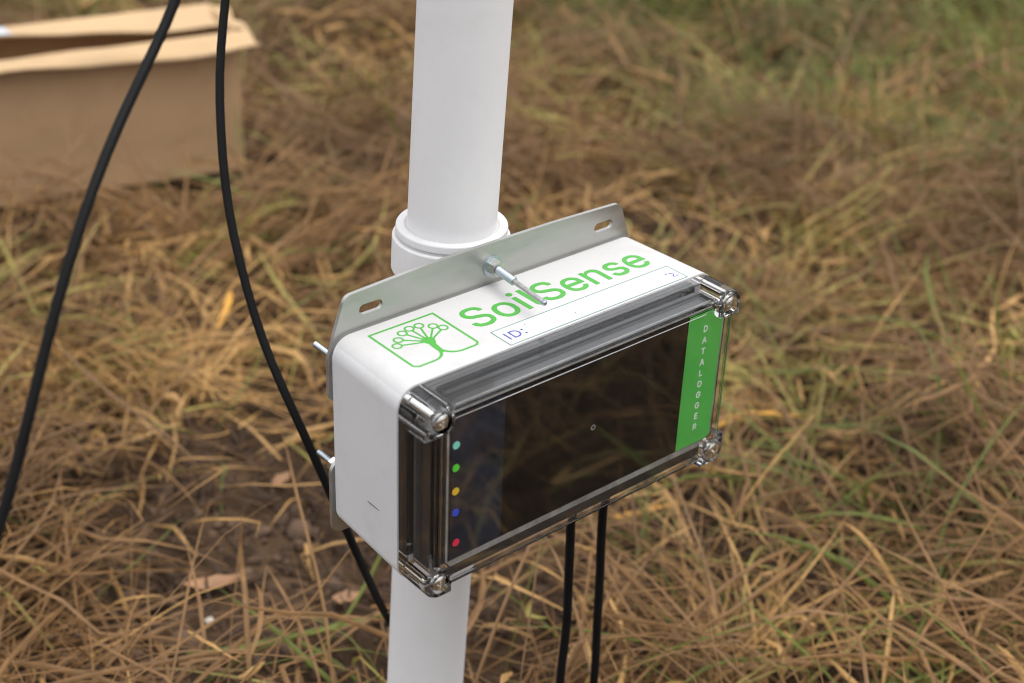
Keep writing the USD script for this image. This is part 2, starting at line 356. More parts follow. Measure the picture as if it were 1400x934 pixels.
# lid screws
rng = np.random.default_rng(4)
for x, z in spos:
    hd = trimesh.creation.revolve(np.array([(0, 0), (0.0041, 0), (0.0042, 0.0006), (0.0040, 0.0013), (0.0033, 0.0020), (0.0021, 0.0025), (0.0, 0.0027)]), sections=36)
    h = Manifold(__import__('manifold3d').Mesh(np.array(hd.vertices, np.float32), np.array(hd.faces, np.uint32)))
    ang = rng.uniform(0, 90)
    slot = (Manifold.cube([0.0044, 0.0009, 0.0024], True) + Manifold.cube([0.0009, 0.0044, 0.0024], True)).rotate([0, 0, ang]).translate([0, 0, 0.0026])
    if not h.is_empty(): hd = V(h - slot)
    hd.apply_transform(trimesh.transformations.rotation_matrix(math.pi / 2, [1, 0, 0])); hd.apply_translation([x, YF + 0.0016, z])
    sp = bp('lid_screw', hd, m_screw, smooth=25)
    prof = []
    for k in range(12):
        prof += [(0.0014, k * 0.0014), (0.0020, k * 0.0014 + 0.0007)]
    sh = trimesh.creation.revolve(np.array([(0, -0.0002)] + prof + [(0.0014, 0.0168), (0, 0.0168)]), sections=18)
    sh.apply_transform(trimesh.transformations.rotation_matrix(-math.pi / 2, [1, 0, 0])); sh.apply_translation([x, YF + 0.0026, z])
    bp('screw_thread', sh, m_screw, parent=sp, smooth=20)
# dark insert behind the window and the printed fascia on it
YI = YF + 0.0042
bp('inner_tray', front(cav.buffer(-0.0003), YF + 0.0050, -0.0007), m_insert, smooth=30)
bp('inner_deck', front(rrect(0.0014, 0.0170, W - .0014, H - .0170, 0.001).union(rrect(0.0170, 0.0014, W - .0170, H - .0014, 0.001)), -0.0006, -0.0002), m_insert, smooth=30)
ins = bp('display_insert', front(rrect(0.0135, 0.0125, W - 0.0085, H - 0.0105, 0.002), YI + 0.0004, YF + 0.0094).__sub__(Manifold.compose([front(Point(x, z).buffer(0.0086, 8), YI - 0.01, 0.01) for x, z in spos])), m_insert, smooth=30)
FX0, FX1, FZ0, FZ1 = 0.0170, 0.1905, 0.0165, 0.0958
fas = sbox(FX0, FZ0, FX1, FZ1)
for x, z in spos: fas = fas.difference(Point(x, z).buffer(0.0086, 10))
navy = fas.intersection(sbox(0, 0, 0.0475, 1)); black = fas.intersection(sbox(0.0475, 0, 0.1655, 1)); green = fas.intersection(sbox(0.1655, 0, 1, 1))
frame = rrect(FX0 - .0024, FZ0 - .0038, FX1 + .0012, FZ1 + .0034, 0.002).intersection(cav.buffer(-0.0004))  # outline of the strip that paints the bevel reflection
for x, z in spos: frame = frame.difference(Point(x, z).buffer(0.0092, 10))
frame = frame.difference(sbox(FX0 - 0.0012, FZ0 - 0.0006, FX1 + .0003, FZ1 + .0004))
bp('inner_frame', front(frame, YI + 0.0001, YI + 0.0007), m_glint_mark, smooth=False)  # added grey strip: the reflection along the window bevel, put in as colour
bp('navy_panel', front(navy, YI, YI + .0004), m_navy, parent=ins, smooth=False)
bp('black_screen', front(black, YI, YI + .0004), m_black, parent=ins, smooth=False)
gs = bp('green_strip', front(green, YI - 0.0001, YI + .0004), m_green, parent=ins, smooth=False)
for nm, x, z in (('mint', 0.0196, 0.0792), ('green', 0.0196, 0.0671), ('yellow', 0.0197, 0.0543), ('blue', 0.0200, 0.0424), ('red', 0.0205, 0.0253)):
    bp('indicator_dot', front(Point(x, z).buffer(0.00195, 8), YI - .0003, YI + .0001), m_dot[nm], parent=ins, smooth=False, label={'mint': 'mint green dot', 'green': 'bright green dot', 'yellow': 'yellow dot', 'blue': 'blue dot', 'red': 'red dot'}[nm])
bp('ring_mark', front(Point(0.1040, 0.0556).buffer(0.0015, 8).difference(Point(0.1040, 0.0556).buffer(0.0009, 8)), YI - .0003, YI + .0001), m_glint_mark, parent=ins, smooth=False)
letters = []
for k, ch in enumerate('DATALOGGER'):
    t = meshkit.text_mesh(ch, 0.0034, 0.0002, bold=True)
    t.apply_translation([-t.bounds.mean(0)[0], 0, 0])
    t.apply_transform(trimesh.transformations.rotation_matrix(math.pi / 2, [1, 0, 0]))
    t.apply_translation([0.1783, YI - 0.0001, 0.0838 - k * 0.00648])
    letters.append(t)
bp('white_lettering', cat(*letters), m_white, parent=ins, smooth=False)

# print on the top face: u to the right, v towards the pole
def on_top(poly, z=0.00012, thick=0.00020):
    return ext(poly, thick).translate([0, 0, H + z - thick])
LX, LY, LS = 0.0187, 0.0113, 0.0362
def lp(u, v): return (LX + u * (0.0370), LY + v * 0.0357)
sq = LineString([lp(0.30, -0.0), lp(0.06, 0), lp(0, 0.05), lp(0, 1), lp(1, 1), lp(1, 0.05), lp(0.95, 0), lp(0.72, 0)])
shapes = [sq.buffer(0.00058, join_style=1)]
def quad(a, b, c, w0, w1, nn=10):
    t = np.linspace(0, 1, nn)[:, None]; a, b, c = map(np.array, (a, b, c))
    p = (1 - t) ** 2 * a + 2 * t * (1 - t) * b + t ** 2 * c
    return unary_union([LineString([lp(*p[k]), lp(*p[k + 1])]).buffer(w0 + (w1 - w0) * (k + .5) / (nn - 1)) for k in range(nn - 1)])
shapes.append(quad((0.28, 0.0), (0.47, 0.0), (0.50, 0.20), .0005, .0008))
shapes.append(quad((0.74, 0.0), (0.55, 0.01), (0.51, 0.20), .0005, .0008))
shapes.append(quad((0.505, 0.14), (0.505, 0.28), (0.535, 0.44), .0013, .0017))
rings = [(0.135, 0.575), (0.235, 0.690), (0.375, 0.800), (0.515, 0.845), (0.660, 0.835), (0.800, 0.720), (0.880, 0.610)]
hub = (0.535, 0.42)
for u, v in rings:
    c = Point(*lp(u, v)); d = np.array(lp(*hub)) - np.array(lp(u, v)); d /= np.linalg.norm(d)
    s0 = np.array(lp(u, v)) + d * 0.0022
    shapes.append(LineString([s0, lp(*hub)]).buffer(0.00048))
    shapes.append(c.buffer(0.0026).difference(c.buffer(0.0017)))
shapes.append(Polygon([lp(0.44, 0.49), lp(0.50, 0.52), lp(0.56, 0.53), lp(0.62, 0.47), lp(0.57, 0.36), lp(0.50, 0.36)]).buffer(0.0004))
bp('green_tree_emblem', on_top(unary_union(shapes)), m_ink, smooth=False)
t = meshkit.text_mesh('SoilSense', 0.0180, 0.0002)
w0 = t.bounds[1][0] - t.bounds[0][0]
t.apply_translation([-t.bounds[0][0], 0, 0]); t.apply_scale([0.1150 / w0, 1, 1])
sec = t.section(plane_origin=[0, 0, t.bounds.mean(0)[2]], plane_normal=[0, 0, 1])
loops = [Polygon(d[:, :2]).buffer(0) for d in sec.discrete]
tp = loops[0]
for q in loops[1:]: tp = tp.symmetric_difference(q)
tp = __import__('shapely').affinity.translate(tp.buffer(0.00020), 0.0642, 0.0228)
letters_ = list(tp.geoms)
letters_.sort(key=lambda q: q.centroid.x)
bp('green_lettering', on_top(tp), m_ink, smooth=False)
lab = sbox(0.0658, 0.0012, 0.1824, 0.0162)
lb = bp('identity_label', on_top(lab, 0.00016, 0.00024), m_label, smooth=False)
bp('label_outline', on_top(lab.difference(lab.buffer(-0.00048)), 0.00022, 0.00010), m_teal, parent=lb, smooth=False)
dd = sbox(0, 0, 0.0022, 0.0064).union(Point(0.0022, 0.0032).buffer(0.0032, 10).intersection(sbox(0.0022, 0, 0.01, 0.0064)))
idp = unary_union([sbox(0.0692, 0.0052, 0.0702, 0.0116), __import__('shapely').affinity.translate(dd.difference(dd.buffer(-0.00095, join_style=2)), 0.0720, 0.0052)])
dots = unary_union([Point(0.0795 + x, 0.0052 + y).buffer(q, 5) for x, y, q in ((0.000, 0.0010, 0.0007), (0.0, 0.0045, 0.0007), (0.0315, 0.0018, 0.0004))])
for g in idp.geoms: bp('blue_letter', on_top(g, 0.00026, 0.00016), m_blue, parent=lb, smooth=False)
for g in list(dots.geoms) + [Point(0.0837, 0.0124).buffer(0.0004, 5)]: bp('blue_dot', on_top(g, 0.00022, 0.00012), m_blue, parent=lb, smooth=False)
sc = np.cumsum(np.random.default_rng(8).normal(0, 0.0007, (16, 2)), 0); sc = (sc - sc.mean(0)) * [1.0, 0.9]
scr = LineString(sc + [0.1775, 0.0078]).buffer(0.00030, 3)
bp('blue_scribble', on_top(scr, 0.00022, 0.00012), m_blue, parent=lb, smooth=False)
# thin scratch on the left wall
bp('scuff_mark', front(LineString([(0, 0), (0.0115, 0.0)]).buffer(0.00018, 2), 0, 0.0001).rotate([0, 0, 90]).translate([0.0009, 0.0125, 0.0330]), m_teal if False else m_gasket, parent=body, smooth=False)

# ------------------------------------------------------------------ mounting plate and bolts
plate = thing('mounting_plate', 'grey zinc sheet mounting plate with slotted ends clamped between enclosure and pole', 'bracket', (W / 2, D, Z0), size=SIZE)
PB = np.array([W / 2, D, 0.0])
def pp(name, mesh, mat, parent=None, **kw): return part(parent or plate, name, mesh, mat, loc=PB, **kw)
PT = 0.1268
top = Polygon([(0.0018, 0.070), (0.0018, 0.094), (0.0055, 0.106), (0.0118, 0.1242), (0.06, PT - .0004), (0.10, PT), (0.14, PT - .0003), (0.1862, 0.1250), (0.1935, 0.1045), (W - .002, 0.094), (W - .002, 0.070)])
top = top.buffer(-0.0055, join_style=2).buffer(0.0055, quad_segs=8)
low = rrect(0.0016, -0.0058, W - 0.0016, 0.036, 0.006)
web = rrect(0.008, 0.03, W - 0.008, 0.08, 0.002)
pl = unary_union([top, low, web]).buffer(0.003).buffer(-0.003)
def slotp(x, z): return LineString([(x - 0.0040, z), (x + 0.0040, z)]).buffer(0.0026, quad_segs=8)
for x, z in ((0.0262, 0.1145), (0.1745, 0.1150), (0.0262, 0.006), (0.1745, 0.006)): pl = pl.difference(slotp(x, z))
pp('plate', front(pl, D + 0.0002, D + 0.0022), m_steel, smooth=30)
YP = D + 0.0002
def hexa(x, z, r, y0, y1):
    pts = [(x + r * math.cos(a), z + r * math.sin(a)) for a in np.arange(6) * math.pi / 3 + 0.35]
    return front(Polygon(pts), y0 + 0.0004, y1) + front(Point(x, z).buffer(r * 0.86, 12), y0, y0 + 0.0005)
bx, bz = 0.0990, 0.1143
pp('washer', front(Point(bx, bz).buffer(0.0056, 12).difference(Point(bx, bz).buffer(0.0024, 8)), YP - 0.0008, YP), m_bolt, smooth=30)
pp('hex_nut', hexa(bx, bz, 0.0043, YP - 0.0058, YP - 0.0008), m_nut, smooth=25)
def threaded(x, z, y0, y1, r, pitch=0.0011):
    n = max(2, int((y1 - y0) / pitch)); prof = [(0, 0)]
    for k in range(n): prof += [(r * 0.76, k * pitch), (r, k * pitch + pitch / 2)]
    prof += [(r * 0.86, n * pitch), (0, n * pitch)]
    q = trimesh.creation.revolve(np.array(prof), sections=24)
    q.apply_transform(trimesh.transformations.rotation_matrix(math.pi / 2, [1, 0, 0])); q.apply_translation([x, y1, z]); return q
def pin(x, z, y0, y1, r, c=0.0005):
    q = trimesh.creation.revolve(np.array([(0, 0), (r - c, 0), (r, c), (r, y1 - y0 - c), (r - c, y1 - y0), (0, y1 - y0)]), sections=22)
    q.apply_transform(trimesh.transformations.rotation_matrix(math.pi / 2, [1, 0, 0])); q.apply_translation([x, y1, z]); return q
def tilt(mesh, dx, dz):
    q = V(mesh).copy(); v = q.vertices.copy(); k = YP - v[:, 1]; v[:, 0] += dx * k; v[:, 2] += dz * k; q.vertices = v; return q
TX, TZ = -0.13, 0.02
pp('threaded_bolt', tilt(threaded(bx, bz, YP - 0.0205, YP + 0.004, 0.0022), TX, TZ), m_bolt, smooth=20)
pp('bolt_pin', tilt(pin(bx, bz, YP - 0.0445, YP - 0.0195, 0.0013), TX, TZ), m_nut, smooth=30)
pp('pin_tip', tilt(pin(bx, bz, YP - 0.0470, YP - 0.0440, 0.0015, 0.0006), TX, TZ), m_bolt, smooth=30)
# the ends of the two bolts that stick out behind the left edge
for z in (0.0935, 0.0325):
    q = pp('rear_bolt', threaded(0.0060, z, YP + 0.002, YP + 0.0172, 0.0016), m_bolt, smooth=20)
pp('hex_nut', hexa(0.0060, 0.0325, 0.0036, YP + 0.0020, YP + 0.0050), m_screw, smooth=25)

# ------------------------------------------------------------------ cables
def cable(pts, r, label, shift=np.zeros(3)):
    P = spline((np.array(pts) + [0, 0, Z0]) * SIZE + ORIGIN, 110)
    return solo('black_cable', tube(P, r * SIZE), m_cable, label, 'cable', smooth=True)
cable([(0.128, 0.100, 1.05), (0.075, 0.118, 0.72), (0.012, 0.110, 0.42), (-0.0427, 0.0919, 0.2619), (-0.0824, 0.0691, 0.2262), (-0.1181, 0.0446, 0.1912), (-0.1475, 0.0258, 0.1482), (-0.1725, 0.0127, 0.1064), (-0.1920, 0.009, 0.0723), (-0.235, 0.02, -0.06), (-0.27, 0.06, -0.25), (-0.26, 0.14, -0.385), (-0.20, 0.25, -0.393)], 0.0022, 'thick black cable curving down at the far left past the cardboard box')
cable([(0.120, 0.115, 1.08), (0.125, 0.20, 0.80), (0.105, 0.262, 0.42), (0.0716, 0.2525, 0.2021), (0.059, 0.2402, 0.1712), (0.0489, 0.2257, 0.1404), (0.0402, 0.2075, 0.1063), (0.0349, 0.1851, 0.0707), (0.0329, 0.1625, 0.0387), (0.0341, 0.141, 0.0118), (0.0404, 0.124, -0.0235), (0.0508, 0.1137, -0.0654), (0.0656, 0.1163, -0.1054), (0.0804, 0.1242, -0.1384), (0.0966, 0.13, -0.1726), (0.14, 0.14, -0.28), (0.19, 0.16, -0.40)], 0.0024, 'black cable hanging down between the box and the pole and passing behind the enclosure')
C3 = [(0.1395, 0.03, 0.012), (0.1396, 0.03, -0.015), (0.1399, 0.03, -0.0335), (0.1408, 0.03, -0.0536), (0.142, 0.03, -0.0904), (0.1427, 0.03, -0.123), (0.1412, 0.03, -0.15), (0.1413, 0.031, -0.175), (0.145, 0.04, -0.25), (0.16, 0.05, -0.33), (0.20, 0.07, -0.40)]
C4 = [(0.1640, 0.03, 0.012), (0.1645, 0.03, -0.015), (0.165, 0.03, -0.0446), (0.1654, 0.03, -0.065), (0.167, 0.03, -0.0975), (0.1682, 0.03, -0.1364), (0.1695, 0.03, -0.1714), (0.172, 0.035, -0.24), (0.20, 0.05, -0.34), (0.25, 0.08, -0.40)]
cable(C3, 0.0026, 'left one of two short black cables below the enclosure, bending towards the pole')
cable(C4, 0.0026, 'right one of two short black cables below the enclosure, hanging straight')

# ------------------------------------------------------------------ cardboard box
cb = np.array([0.321, 1.296, 0.042]); ang = math.atan2(1.231 - 1.296, 0.645 - 0.321)
carton = thing('cardboard_box', 'open brown cardboard box with folded flaps, lying in dry grass', 'cardboard box', cb)
CW0, CW1, CD, CH, CT = -0.22, 0.330, 0.13, 0.174, 0.004
rot = trimesh.transformations.rotation_matrix(ang, [0, 0, 1])
def cbx(x0, y0, z0, x1, y1, z1, sub=0.05):
    b = trimesh.creation.box(bounds=[(x0, y0, z0), (x1, y1, z1)])
    for _ in range(4): b = b.subdivide() if len(b.faces) < 800 else b
    v = b.vertices; v = v + (meshkit.noise(v * 9 + 3) - 0.5)[:, None] * [0.006, 0.014, 0.012] ; b.vertices = v
    return b
def cpart(name, mesh, mat, **kw):
    q = V(mesh).copy(); q.apply_transform(rot); return part(carton, name, q, mat, smooth=40, **kw)
cpart('front_wall', cbx(CW0, 0, -0.02, CW1, CT, CH), m_card)
cpart('back_wall', cbx(CW0, CD - CT, -0.02, CW1, CD, CH), m_card)
cpart('right_wall', cbx(CW1 - CT, CT, -0.02, CW1, CD - CT, CH), m_card)
cpart('left_wall', cbx(CW0, CT, -0.02, CW0 + CT, CD - CT, CH), m_card)
cpart('bottom', cbx(CW0 + CT, CT, 0.0, CW1 - CT, CD - CT, CT), m_cardin)
def flap(origin, along, out, L, Wd, droop, curl=0.0, skew=0.0, nu=24, nv=8, part_of=(0, 1, 0, 1)):
    """a bent flap: origin at one hinge end, along the hinge, out = outward direction."""
    u, v = np.meshgrid(np.linspace(*part_of[:2], nu), np.linspace(*part_of[2:], nv), indexing='ij')
    o, al, ou = map(np.array, (origin, along, out))
    wid = Wd * (1 + skew * u ** 7)
    dz = -droop * v ** 1.3 * Wd + curl * (u ** 4) * v + (meshkit.noise(np.stack([u * 5, v * 2, u * 0], -1) + origin[0]) - 0.5) * 0.020 * v
    P = o + al * (u * L)[..., None] + ou * (v * wid)[..., None] + np.array([0, 0, 1.0]) * dz[..., None]
    top_ = P.reshape(-1, 3); bot = top_ - [0, 0, 0.0024]
    n_ = nu * nv; f = []
    idx = np.arange(n_).reshape(nu, nv)
    a, b, c, d = idx[:-1, :-1].ravel(), idx[1:, :-1].ravel(), idx[1:, 1:].ravel(), idx[:-1, 1:].ravel()
    F = [np.c_[a, b, c], np.c_[a, c, d], np.c_[a, c, b] + n_, np.c_[a, d, c] + n_]
    loop = np.r_[idx[:, 0], idx[-1, 1:], idx[-2::-1, -1], idx[0, -2:0:-1]]
    l2 = np.roll(loop, -1)
    F += [np.c_[loop, l2, l2 + n_], np.c_[loop, l2 + n_, loop + n_]]
    q = trimesh.Trimesh(np.vstack([top_, bot]), np.vstack(F), process=False); q.fix_normals(); return q
cpart('front_flap', flap((CW0, 0.0, CH + .001), (1, 0, 0), (0, -1, 0), CW1 - CW0 + 0.012, 0.030, 0.25, 0.004, 0.9), m_cardin)
cpart('back_flap', flap((CW0, CD, CH + .001), (1, 0, 0), (0, -1, 0), CW1 - CW0 + 0.004, 0.072, -0.12, -0.012, 0.35), m_cardin)
cpart('tape', flap((CW0, CD, CH + .0022), (1, 0, 0), (0, -1, 0), CW1 - CW0 + 0.004, 0.072, -0.12, -0.012, 0.35, part_of=(0.36, 0.50, 0.05, 0.85)), m_tape)
cpart('right_flap', flap((CW1, 0.02, CH + .001), (0, 1, 0), (1, 0, 0), CD - 0.02, 0.030, 0.45, 0.0, 0.2), m_cardin)
cpart('left_flap', flap((CW0, 0.0, CH), (0, 1, 0), (-1, 0, 0), CD, 0.06, 0.5, 0.0, 0.2), m_cardin)

# ------------------------------------------------------------------ grass, straw, litter
def blades(rng, n, L, w, lie, nseg, bend, kink, az, flat=0.35):
    """n grass blades or stalks, each a folded ribbon from the origin. lie: 0 = upright, 1 = flat on the ground."""
    el = (1 - lie) * rng.uniform(0.9, 1.5, n) + lie * rng.uniform(0.0, 0.55, n)
    daz = rng.normal(0, 0.16, n) * bend; dele = -rng.uniform(0.05, 0.28, n) * bend
    K = np.where(rng.random(n) < kink, rng.integers(1, nseg, n), -1)
    P = [np.zeros((n, 3))]
    for k in range(nseg):
        at = K == k
        az = az + at * rng.normal(0, 0.8, n); el = el + at * rng.normal(-0.25, 0.5, n)
        d = np.stack([np.cos(az) * np.cos(el), np.sin(az) * np.cos(el), np.sin(el)], -1)
        P.append(P[-1] + d * (L / nseg)[:, None]); az = az + daz + rng.normal(0, 0.04, n); el = np.maximum(el + dele, -0.5)
    P = np.stack(P, 1)                                                   # n, nseg + 1, 3
    t = np.gradient(P, axis=1); t /= np.linalg.norm(t, axis=2, keepdims=True) + 1e-9
    sd = np.cross(t, [0, 0, 1.0]) + 1e-4; sd /= np.linalg.norm(sd, axis=2, keepdims=True); up = np.cross(sd, t)
    ro = rng.uniform(-0.9, 0.9, n)[:, None, None]
    s2, u2 = sd * np.cos(ro) + up * np.sin(ro), up * np.cos(ro) - sd * np.sin(ro)
    x = np.linspace(0, 1, nseg + 1)[None, :, None]
    ww = (w * 0.5)[:, None, None] * np.clip(np.minimum(0.55 + 2 * x, (1.02 - x) * 3), 0.06, 1)
    v = np.stack([P - s2 * ww, P + u2 * ww * flat * 2, P + s2 * ww], 2)   # n, nseg + 1, 3, 3
    k = np.arange(nseg) * 3
    f = np.vstack([np.c_[k, k + 1, k + 4], np.c_[k, k + 4, k + 3], np.c_[k + 1, k + 2, k + 5], np.c_[k + 1, k + 5, k + 4]])
    return v.reshape(n, -1, 3), f

def camdist(x, y):
    return (x - EYE[0]) * 0.661 + (y - EYE[1]) * 0.750
def bare(x, y):
    """1 where the photograph shows bare soil beside the pole."""
    g = lambda cx_, cy_, r_: np.exp(-((x - cx_) ** 2 + (y - cy_) ** 2) / (2 * r_ ** 2))
    return np.clip(1.25 * g(0.21, 0.44, 0.13) + 0.8 * g(0.30, 0.61, 0.07) + 0.5 * g(0.42, 0.36, 0.06), 0, 1)
def far_green(x, y):
    s = camdist(x, y); e = (x - EYE[0]) * 0.764 - (y - EYE[1]) * 0.645      # e: to the right of the view
    lim = 2.30 - 0.50 * np.clip((e - 0.1) / 0.5, 0, 1) + (meshkit.noise(np.stack([x * 3, y * 3, x * 0], -1), 3) - 0.5) * 0.5
    return np.clip((s - lim) / 0.35, 0, 1)

AHEAD, ASIDE = np.array([0.661, 0.750]), np.array([0.764, -0.645])
def area_density(x, y):
    """1 in the strip of ground the photograph looks at, thinner around it."""
    s_, e = camdist(x, y), np.abs((x - EYE[0]) * ASIDE[0] + (y - EYE[1]) * ASIDE[1])
    inside = np.clip((s_ - 0.75) / 0.1, 0, 1) * np.clip((3.5 - s_) / 0.3, 0, 1) * np.clip((0.12 + 0.40 * s_ + 0.15 - e) / 0.12, 0, 1)
    return 0.05 + 0.95 * inside + 0.30 * np.exp(-((x - 0.75) ** 2 + (y + 0.55) ** 2) / 0.25)
def patchy(x, y, scale, seed, lo=0.25):
    """Growth comes and goes over the ground."""
    q = meshkit.fbm(np.stack([x * scale, y * scale, x * 0 + seed], -1), 3, seed)
    return lo + (1 - lo) * np.clip((q - 0.34) / 0.26, 0, 1)
def strew(name, label, category, mat, per_m2, density, seed, L, w, lie, zr, centre=False, nseg=7, bend=0.6, kink=0.3, wpow=1.0, tuft=0.0, spread=0.045, fan=0.5):
    """Blades strewn one by one over the ground as one mesh. per_m2: how many where the density is 1."""
    rng = np.random.default_rng(seed)
    N = int(per_m2 * 5.3 ** 2)
    X = rng.uniform([-1.9, -1.9], [3.4, 3.4], (N, 2))
    flow = 7.0 * meshkit.fbm(np.c_[X * 1.6, np.full(N, seed * 1.7)], 2, seed)
    az = np.where(rng.random(N) < 0.6, flow + rng.normal(0, 0.55, N) + math.pi * rng.integers(0, 2, N), rng.uniform(0, 2 * math.pi, N))
    if tuft:                                    # that share of the blades springs from tufts, each fanning out one way
        nt = max(1, int(N * tuft / 45)); C_ = rng.uniform([-1.9, -1.9], [3.4, 3.4], (nt, 2)); own = rng.integers(0, nt, N); ta = rng.uniform(0, 2 * math.pi, nt)
        inn = rng.random(N) < tuft
        X[inn] = C_[own[inn]] + rng.normal(0, spread, (inn.sum(), 2)); az[inn] = ta[own[inn]] + rng.normal(0, fan, inn.sum())
    keep = rng.uniform(size=N) < np.clip(density(X[:, 0], X[:, 1]) * area_density(X[:, 0], X[:, 1]), 0, 1)
    keep &= ~in_carton(X[:, 0], X[:, 1], 0.07 if nseg > 4 else 0.02)
    X, az = X[keep], az[keep]; n = len(X)
    width = w[0] + (w[1] - w[0]) * rng.uniform(0, 1, n) ** wpow
    v, f = blades(rng, n, rng.uniform(*L, n), width, rng.uniform(*lie, n), nseg, bend, kink, az)
    if centre: v[:, :, :2] -= v[:, :, :2].mean(1, keepdims=True)
    v[:, :, 2] += rng.uniform(*zr, n)[:, None] * (HUMP(X[:, 0], X[:, 1])[:, None] if centre else 1)
    v[:, :, 2] = np.where(v[:, :, 2] < 0.002, 0.002 + np.abs(v[:, :, 2]) * 0.05, v[:, :, 2])
    v[:, :, :2] += X[:, None]
    f = (f[None] + (np.arange(n) * v.shape[1])[:, None, None]).reshape(-1, 3)
    v = v.reshape(-1, 3); v[:, 2] += ground_z(v[:, 0], v[:, 1])
    q = usdkit.mesh(stage, numbered('/World', name), (v, f), mat, smooth=True)
    say(q.GetPrim(), label=label, category=category, kind='stuff')
    print(name, n, len(f))
def in_carton(x, y, m_):
    u = (x - cb[0]) * math.cos(ang) + (y - cb[1]) * math.sin(ang); w = -(x - cb[0]) * math.sin(ang) + (y - cb[1]) * math.cos(ang)
    return (u > CW0 - m_) & (u < CW1 + m_) & (w > -1.6 * m_) & (w < CD + m_)
HUMP = lambda x, y: 0.25 + 1.6 * patchy(x, y, 6.0, 41, 0.0)

strew('flattened_straw', 'tangled tan straw lying flat over the soil', 'dry grass', m_straw, 6600, lambda x, y: (1 - 0.95 * bare(x, y)) * (1 - 0.7 * far_green(x, y)) * patchy(x, y, 5.0, 3, 0.08), 21, (0.04, 0.28), (0.0010, 0.0046), (0.93, 1.0), (0.0, 0.055), True, 7, 0.28, 0.55, 2.0, tuft=0.6, spread=0.035)
strew('broken_leaves', 'flat broken tan grass leaves strewn among the straw', 'dry grass', m_straw, 700, lambda x, y: (1 - 0.9 * bare(x, y)) * (1 - 0.5 * far_green(x, y)), 27, (0.02, 0.11), (0.0035, 0.0068), (0.95, 1.0), (0.0, 0.045), True, 5, 0.35, 0.6, 1.5)
strew('rotten_litter', 'short brown rotting litter between the straw', 'litter', m_litter, 6000, lambda x, y: 0.8 + 0.2 * bare(x, y), 22, (0.008, 0.06), (0.0012, 0.0060), (1, 1), (0.0, 0.012), True, 3, 1.0, 0.3, 1.5)
strew('standing_straw', 'thin dry stalks standing and leaning out of the straw', 'dry grass', m_straw, 1500, lambda x, y: (1 - 0.97 * bare(x, y)) * patchy(x, y, 4.0, 9, 0.08), 23, (0.05, 0.22), (0.0010, 0.0034), (0.30, 0.85), (0.0, 0.005), False, 7, 0.6, 0.5, 1.5, tuft=0.8, spread=0.025, fan=0.9)
strew('yellowing_grass', 'yellow green grass blades bent down among the straw', 'grass', m_yellow, 1300, lambda x, y: (1 - 0.95 * bare(x, y)) * (0.05 + 0.95 * patchy(x, y, 2.2, 17, 0.0)), 26, (0.06, 0.20), (0.0014, 0.0050), (0.5, 0.98), (0.0, 0.025), False, 6, 0.6, 0.3, 1.5, tuft=0.7, spread=0.03, fan=0.7)
strew('green_grass', 'olive green grass blades growing through the straw', 'grass', m_grass, 4600, lambda x, y: (0.06 + 0.15 * np.exp(-((x - 0.74) ** 2 + (y - 0.10) ** 2) / 0.05) + 0.95 * far_green(x, y)) * (1 - 0.95 * bare(x, y)) * patchy(x, y, 3.0, 23, 0.2), 24, (0.06, 0.28), (0.0014, 0.0048), (0.05, 0.70), (0.0, 0.004), False, 7, 0.7, 0.2, 1.5, tuft=0.75, spread=0.03, fan=1.0)

rng = np.random.default_rng(11)
rk = []
for k in range(6):
    b = trimesh.creation.icosphere(1, 1.0); b.vertices *= (0.65 + 0.8 * meshkit.fbm(b.vertices * 1.3 + k * 9, 3))[:, None] * rng.uniform(0.6, 1.2, 3); rk.append((np.array(b.vertices) * 0.006, np.array(b.faces)))
vs, fs, nv = [], [], 0
X = rng.uniform([-0.3, -0.1], [1.2, 1.4], (9000, 2)); X = X[rng.uniform(size=9000) < np.clip(bare(X[:, 0], X[:, 1]) + 0.06, 0, 1)]
from scipy.spatial.transform import Rotation as Ro
for q in X:
    v, f = rk[rng.integers(6)]; v = Ro.random(random_state=int(rng.integers(1 << 30))).apply(v) * min(0.3 + rng.pareto(2.5) * 0.5, 2.2)
    vs.append(v + [q[0], q[1], ground_z(q[0], q[1]) + rng.uniform(0, 0.004)]); fs.append(f + nv); nv += len(v)
q = usdkit.mesh(stage, '/World/soil_crumbs', (np.vstack(vs), np.vstack(fs)), m_clod, smooth=True)
say(q.GetPrim(), label='dark brown crumbs of soil around the pole', category='soil', kind='stuff')

def ground_blade(label, category, mat, pts, w, lift=0.03, name='grass_blade'):
    P = spline([(x, y, ground_z(np.array(x), np.array(y)) + lift + z) for x, y, z in pts], 24)
    t = np.gradient(P, axis=0); t /= np.linalg.norm(t, axis=1, keepdims=True)
    sd = np.cross(t, [0, 0, 1.0]); sd /= np.linalg.norm(sd, axis=1, keepdims=True)
    x = np.linspace(0, 1, 24)[:, None]; ww = w / 2 * np.clip(np.minimum(0.5 + 3 * x, (1.02 - x) * 2.5), 0.08, 1)
    top_ = np.stack([P - sd * ww, P + [0, 0, -w * 0.18], P + sd * ww], 1).reshape(-1, 3); bot = top_ - [0, 0, 0.0005]
    k = np.arange(23) * 3; N = len(top_)
    f = np.vstack([np.c_[k, k + 1, k + 4], np.c_[k, k + 4, k + 3], np.c_[k + 1, k + 2, k + 5], np.c_[k + 1, k + 5, k + 4]])
    e = np.vstack([np.c_[k, k + 3, k + 3 + N], np.c_[k, k + 3 + N, k + N], np.c_[k + 2, k + 5 + N, k + 5], np.c_[k + 2, k + 2 + N, k + 5 + N]])
    solo(name, (np.vstack([top_, bot]), np.vstack([f, f[:, ::-1] + N, e])), mat, label, category)
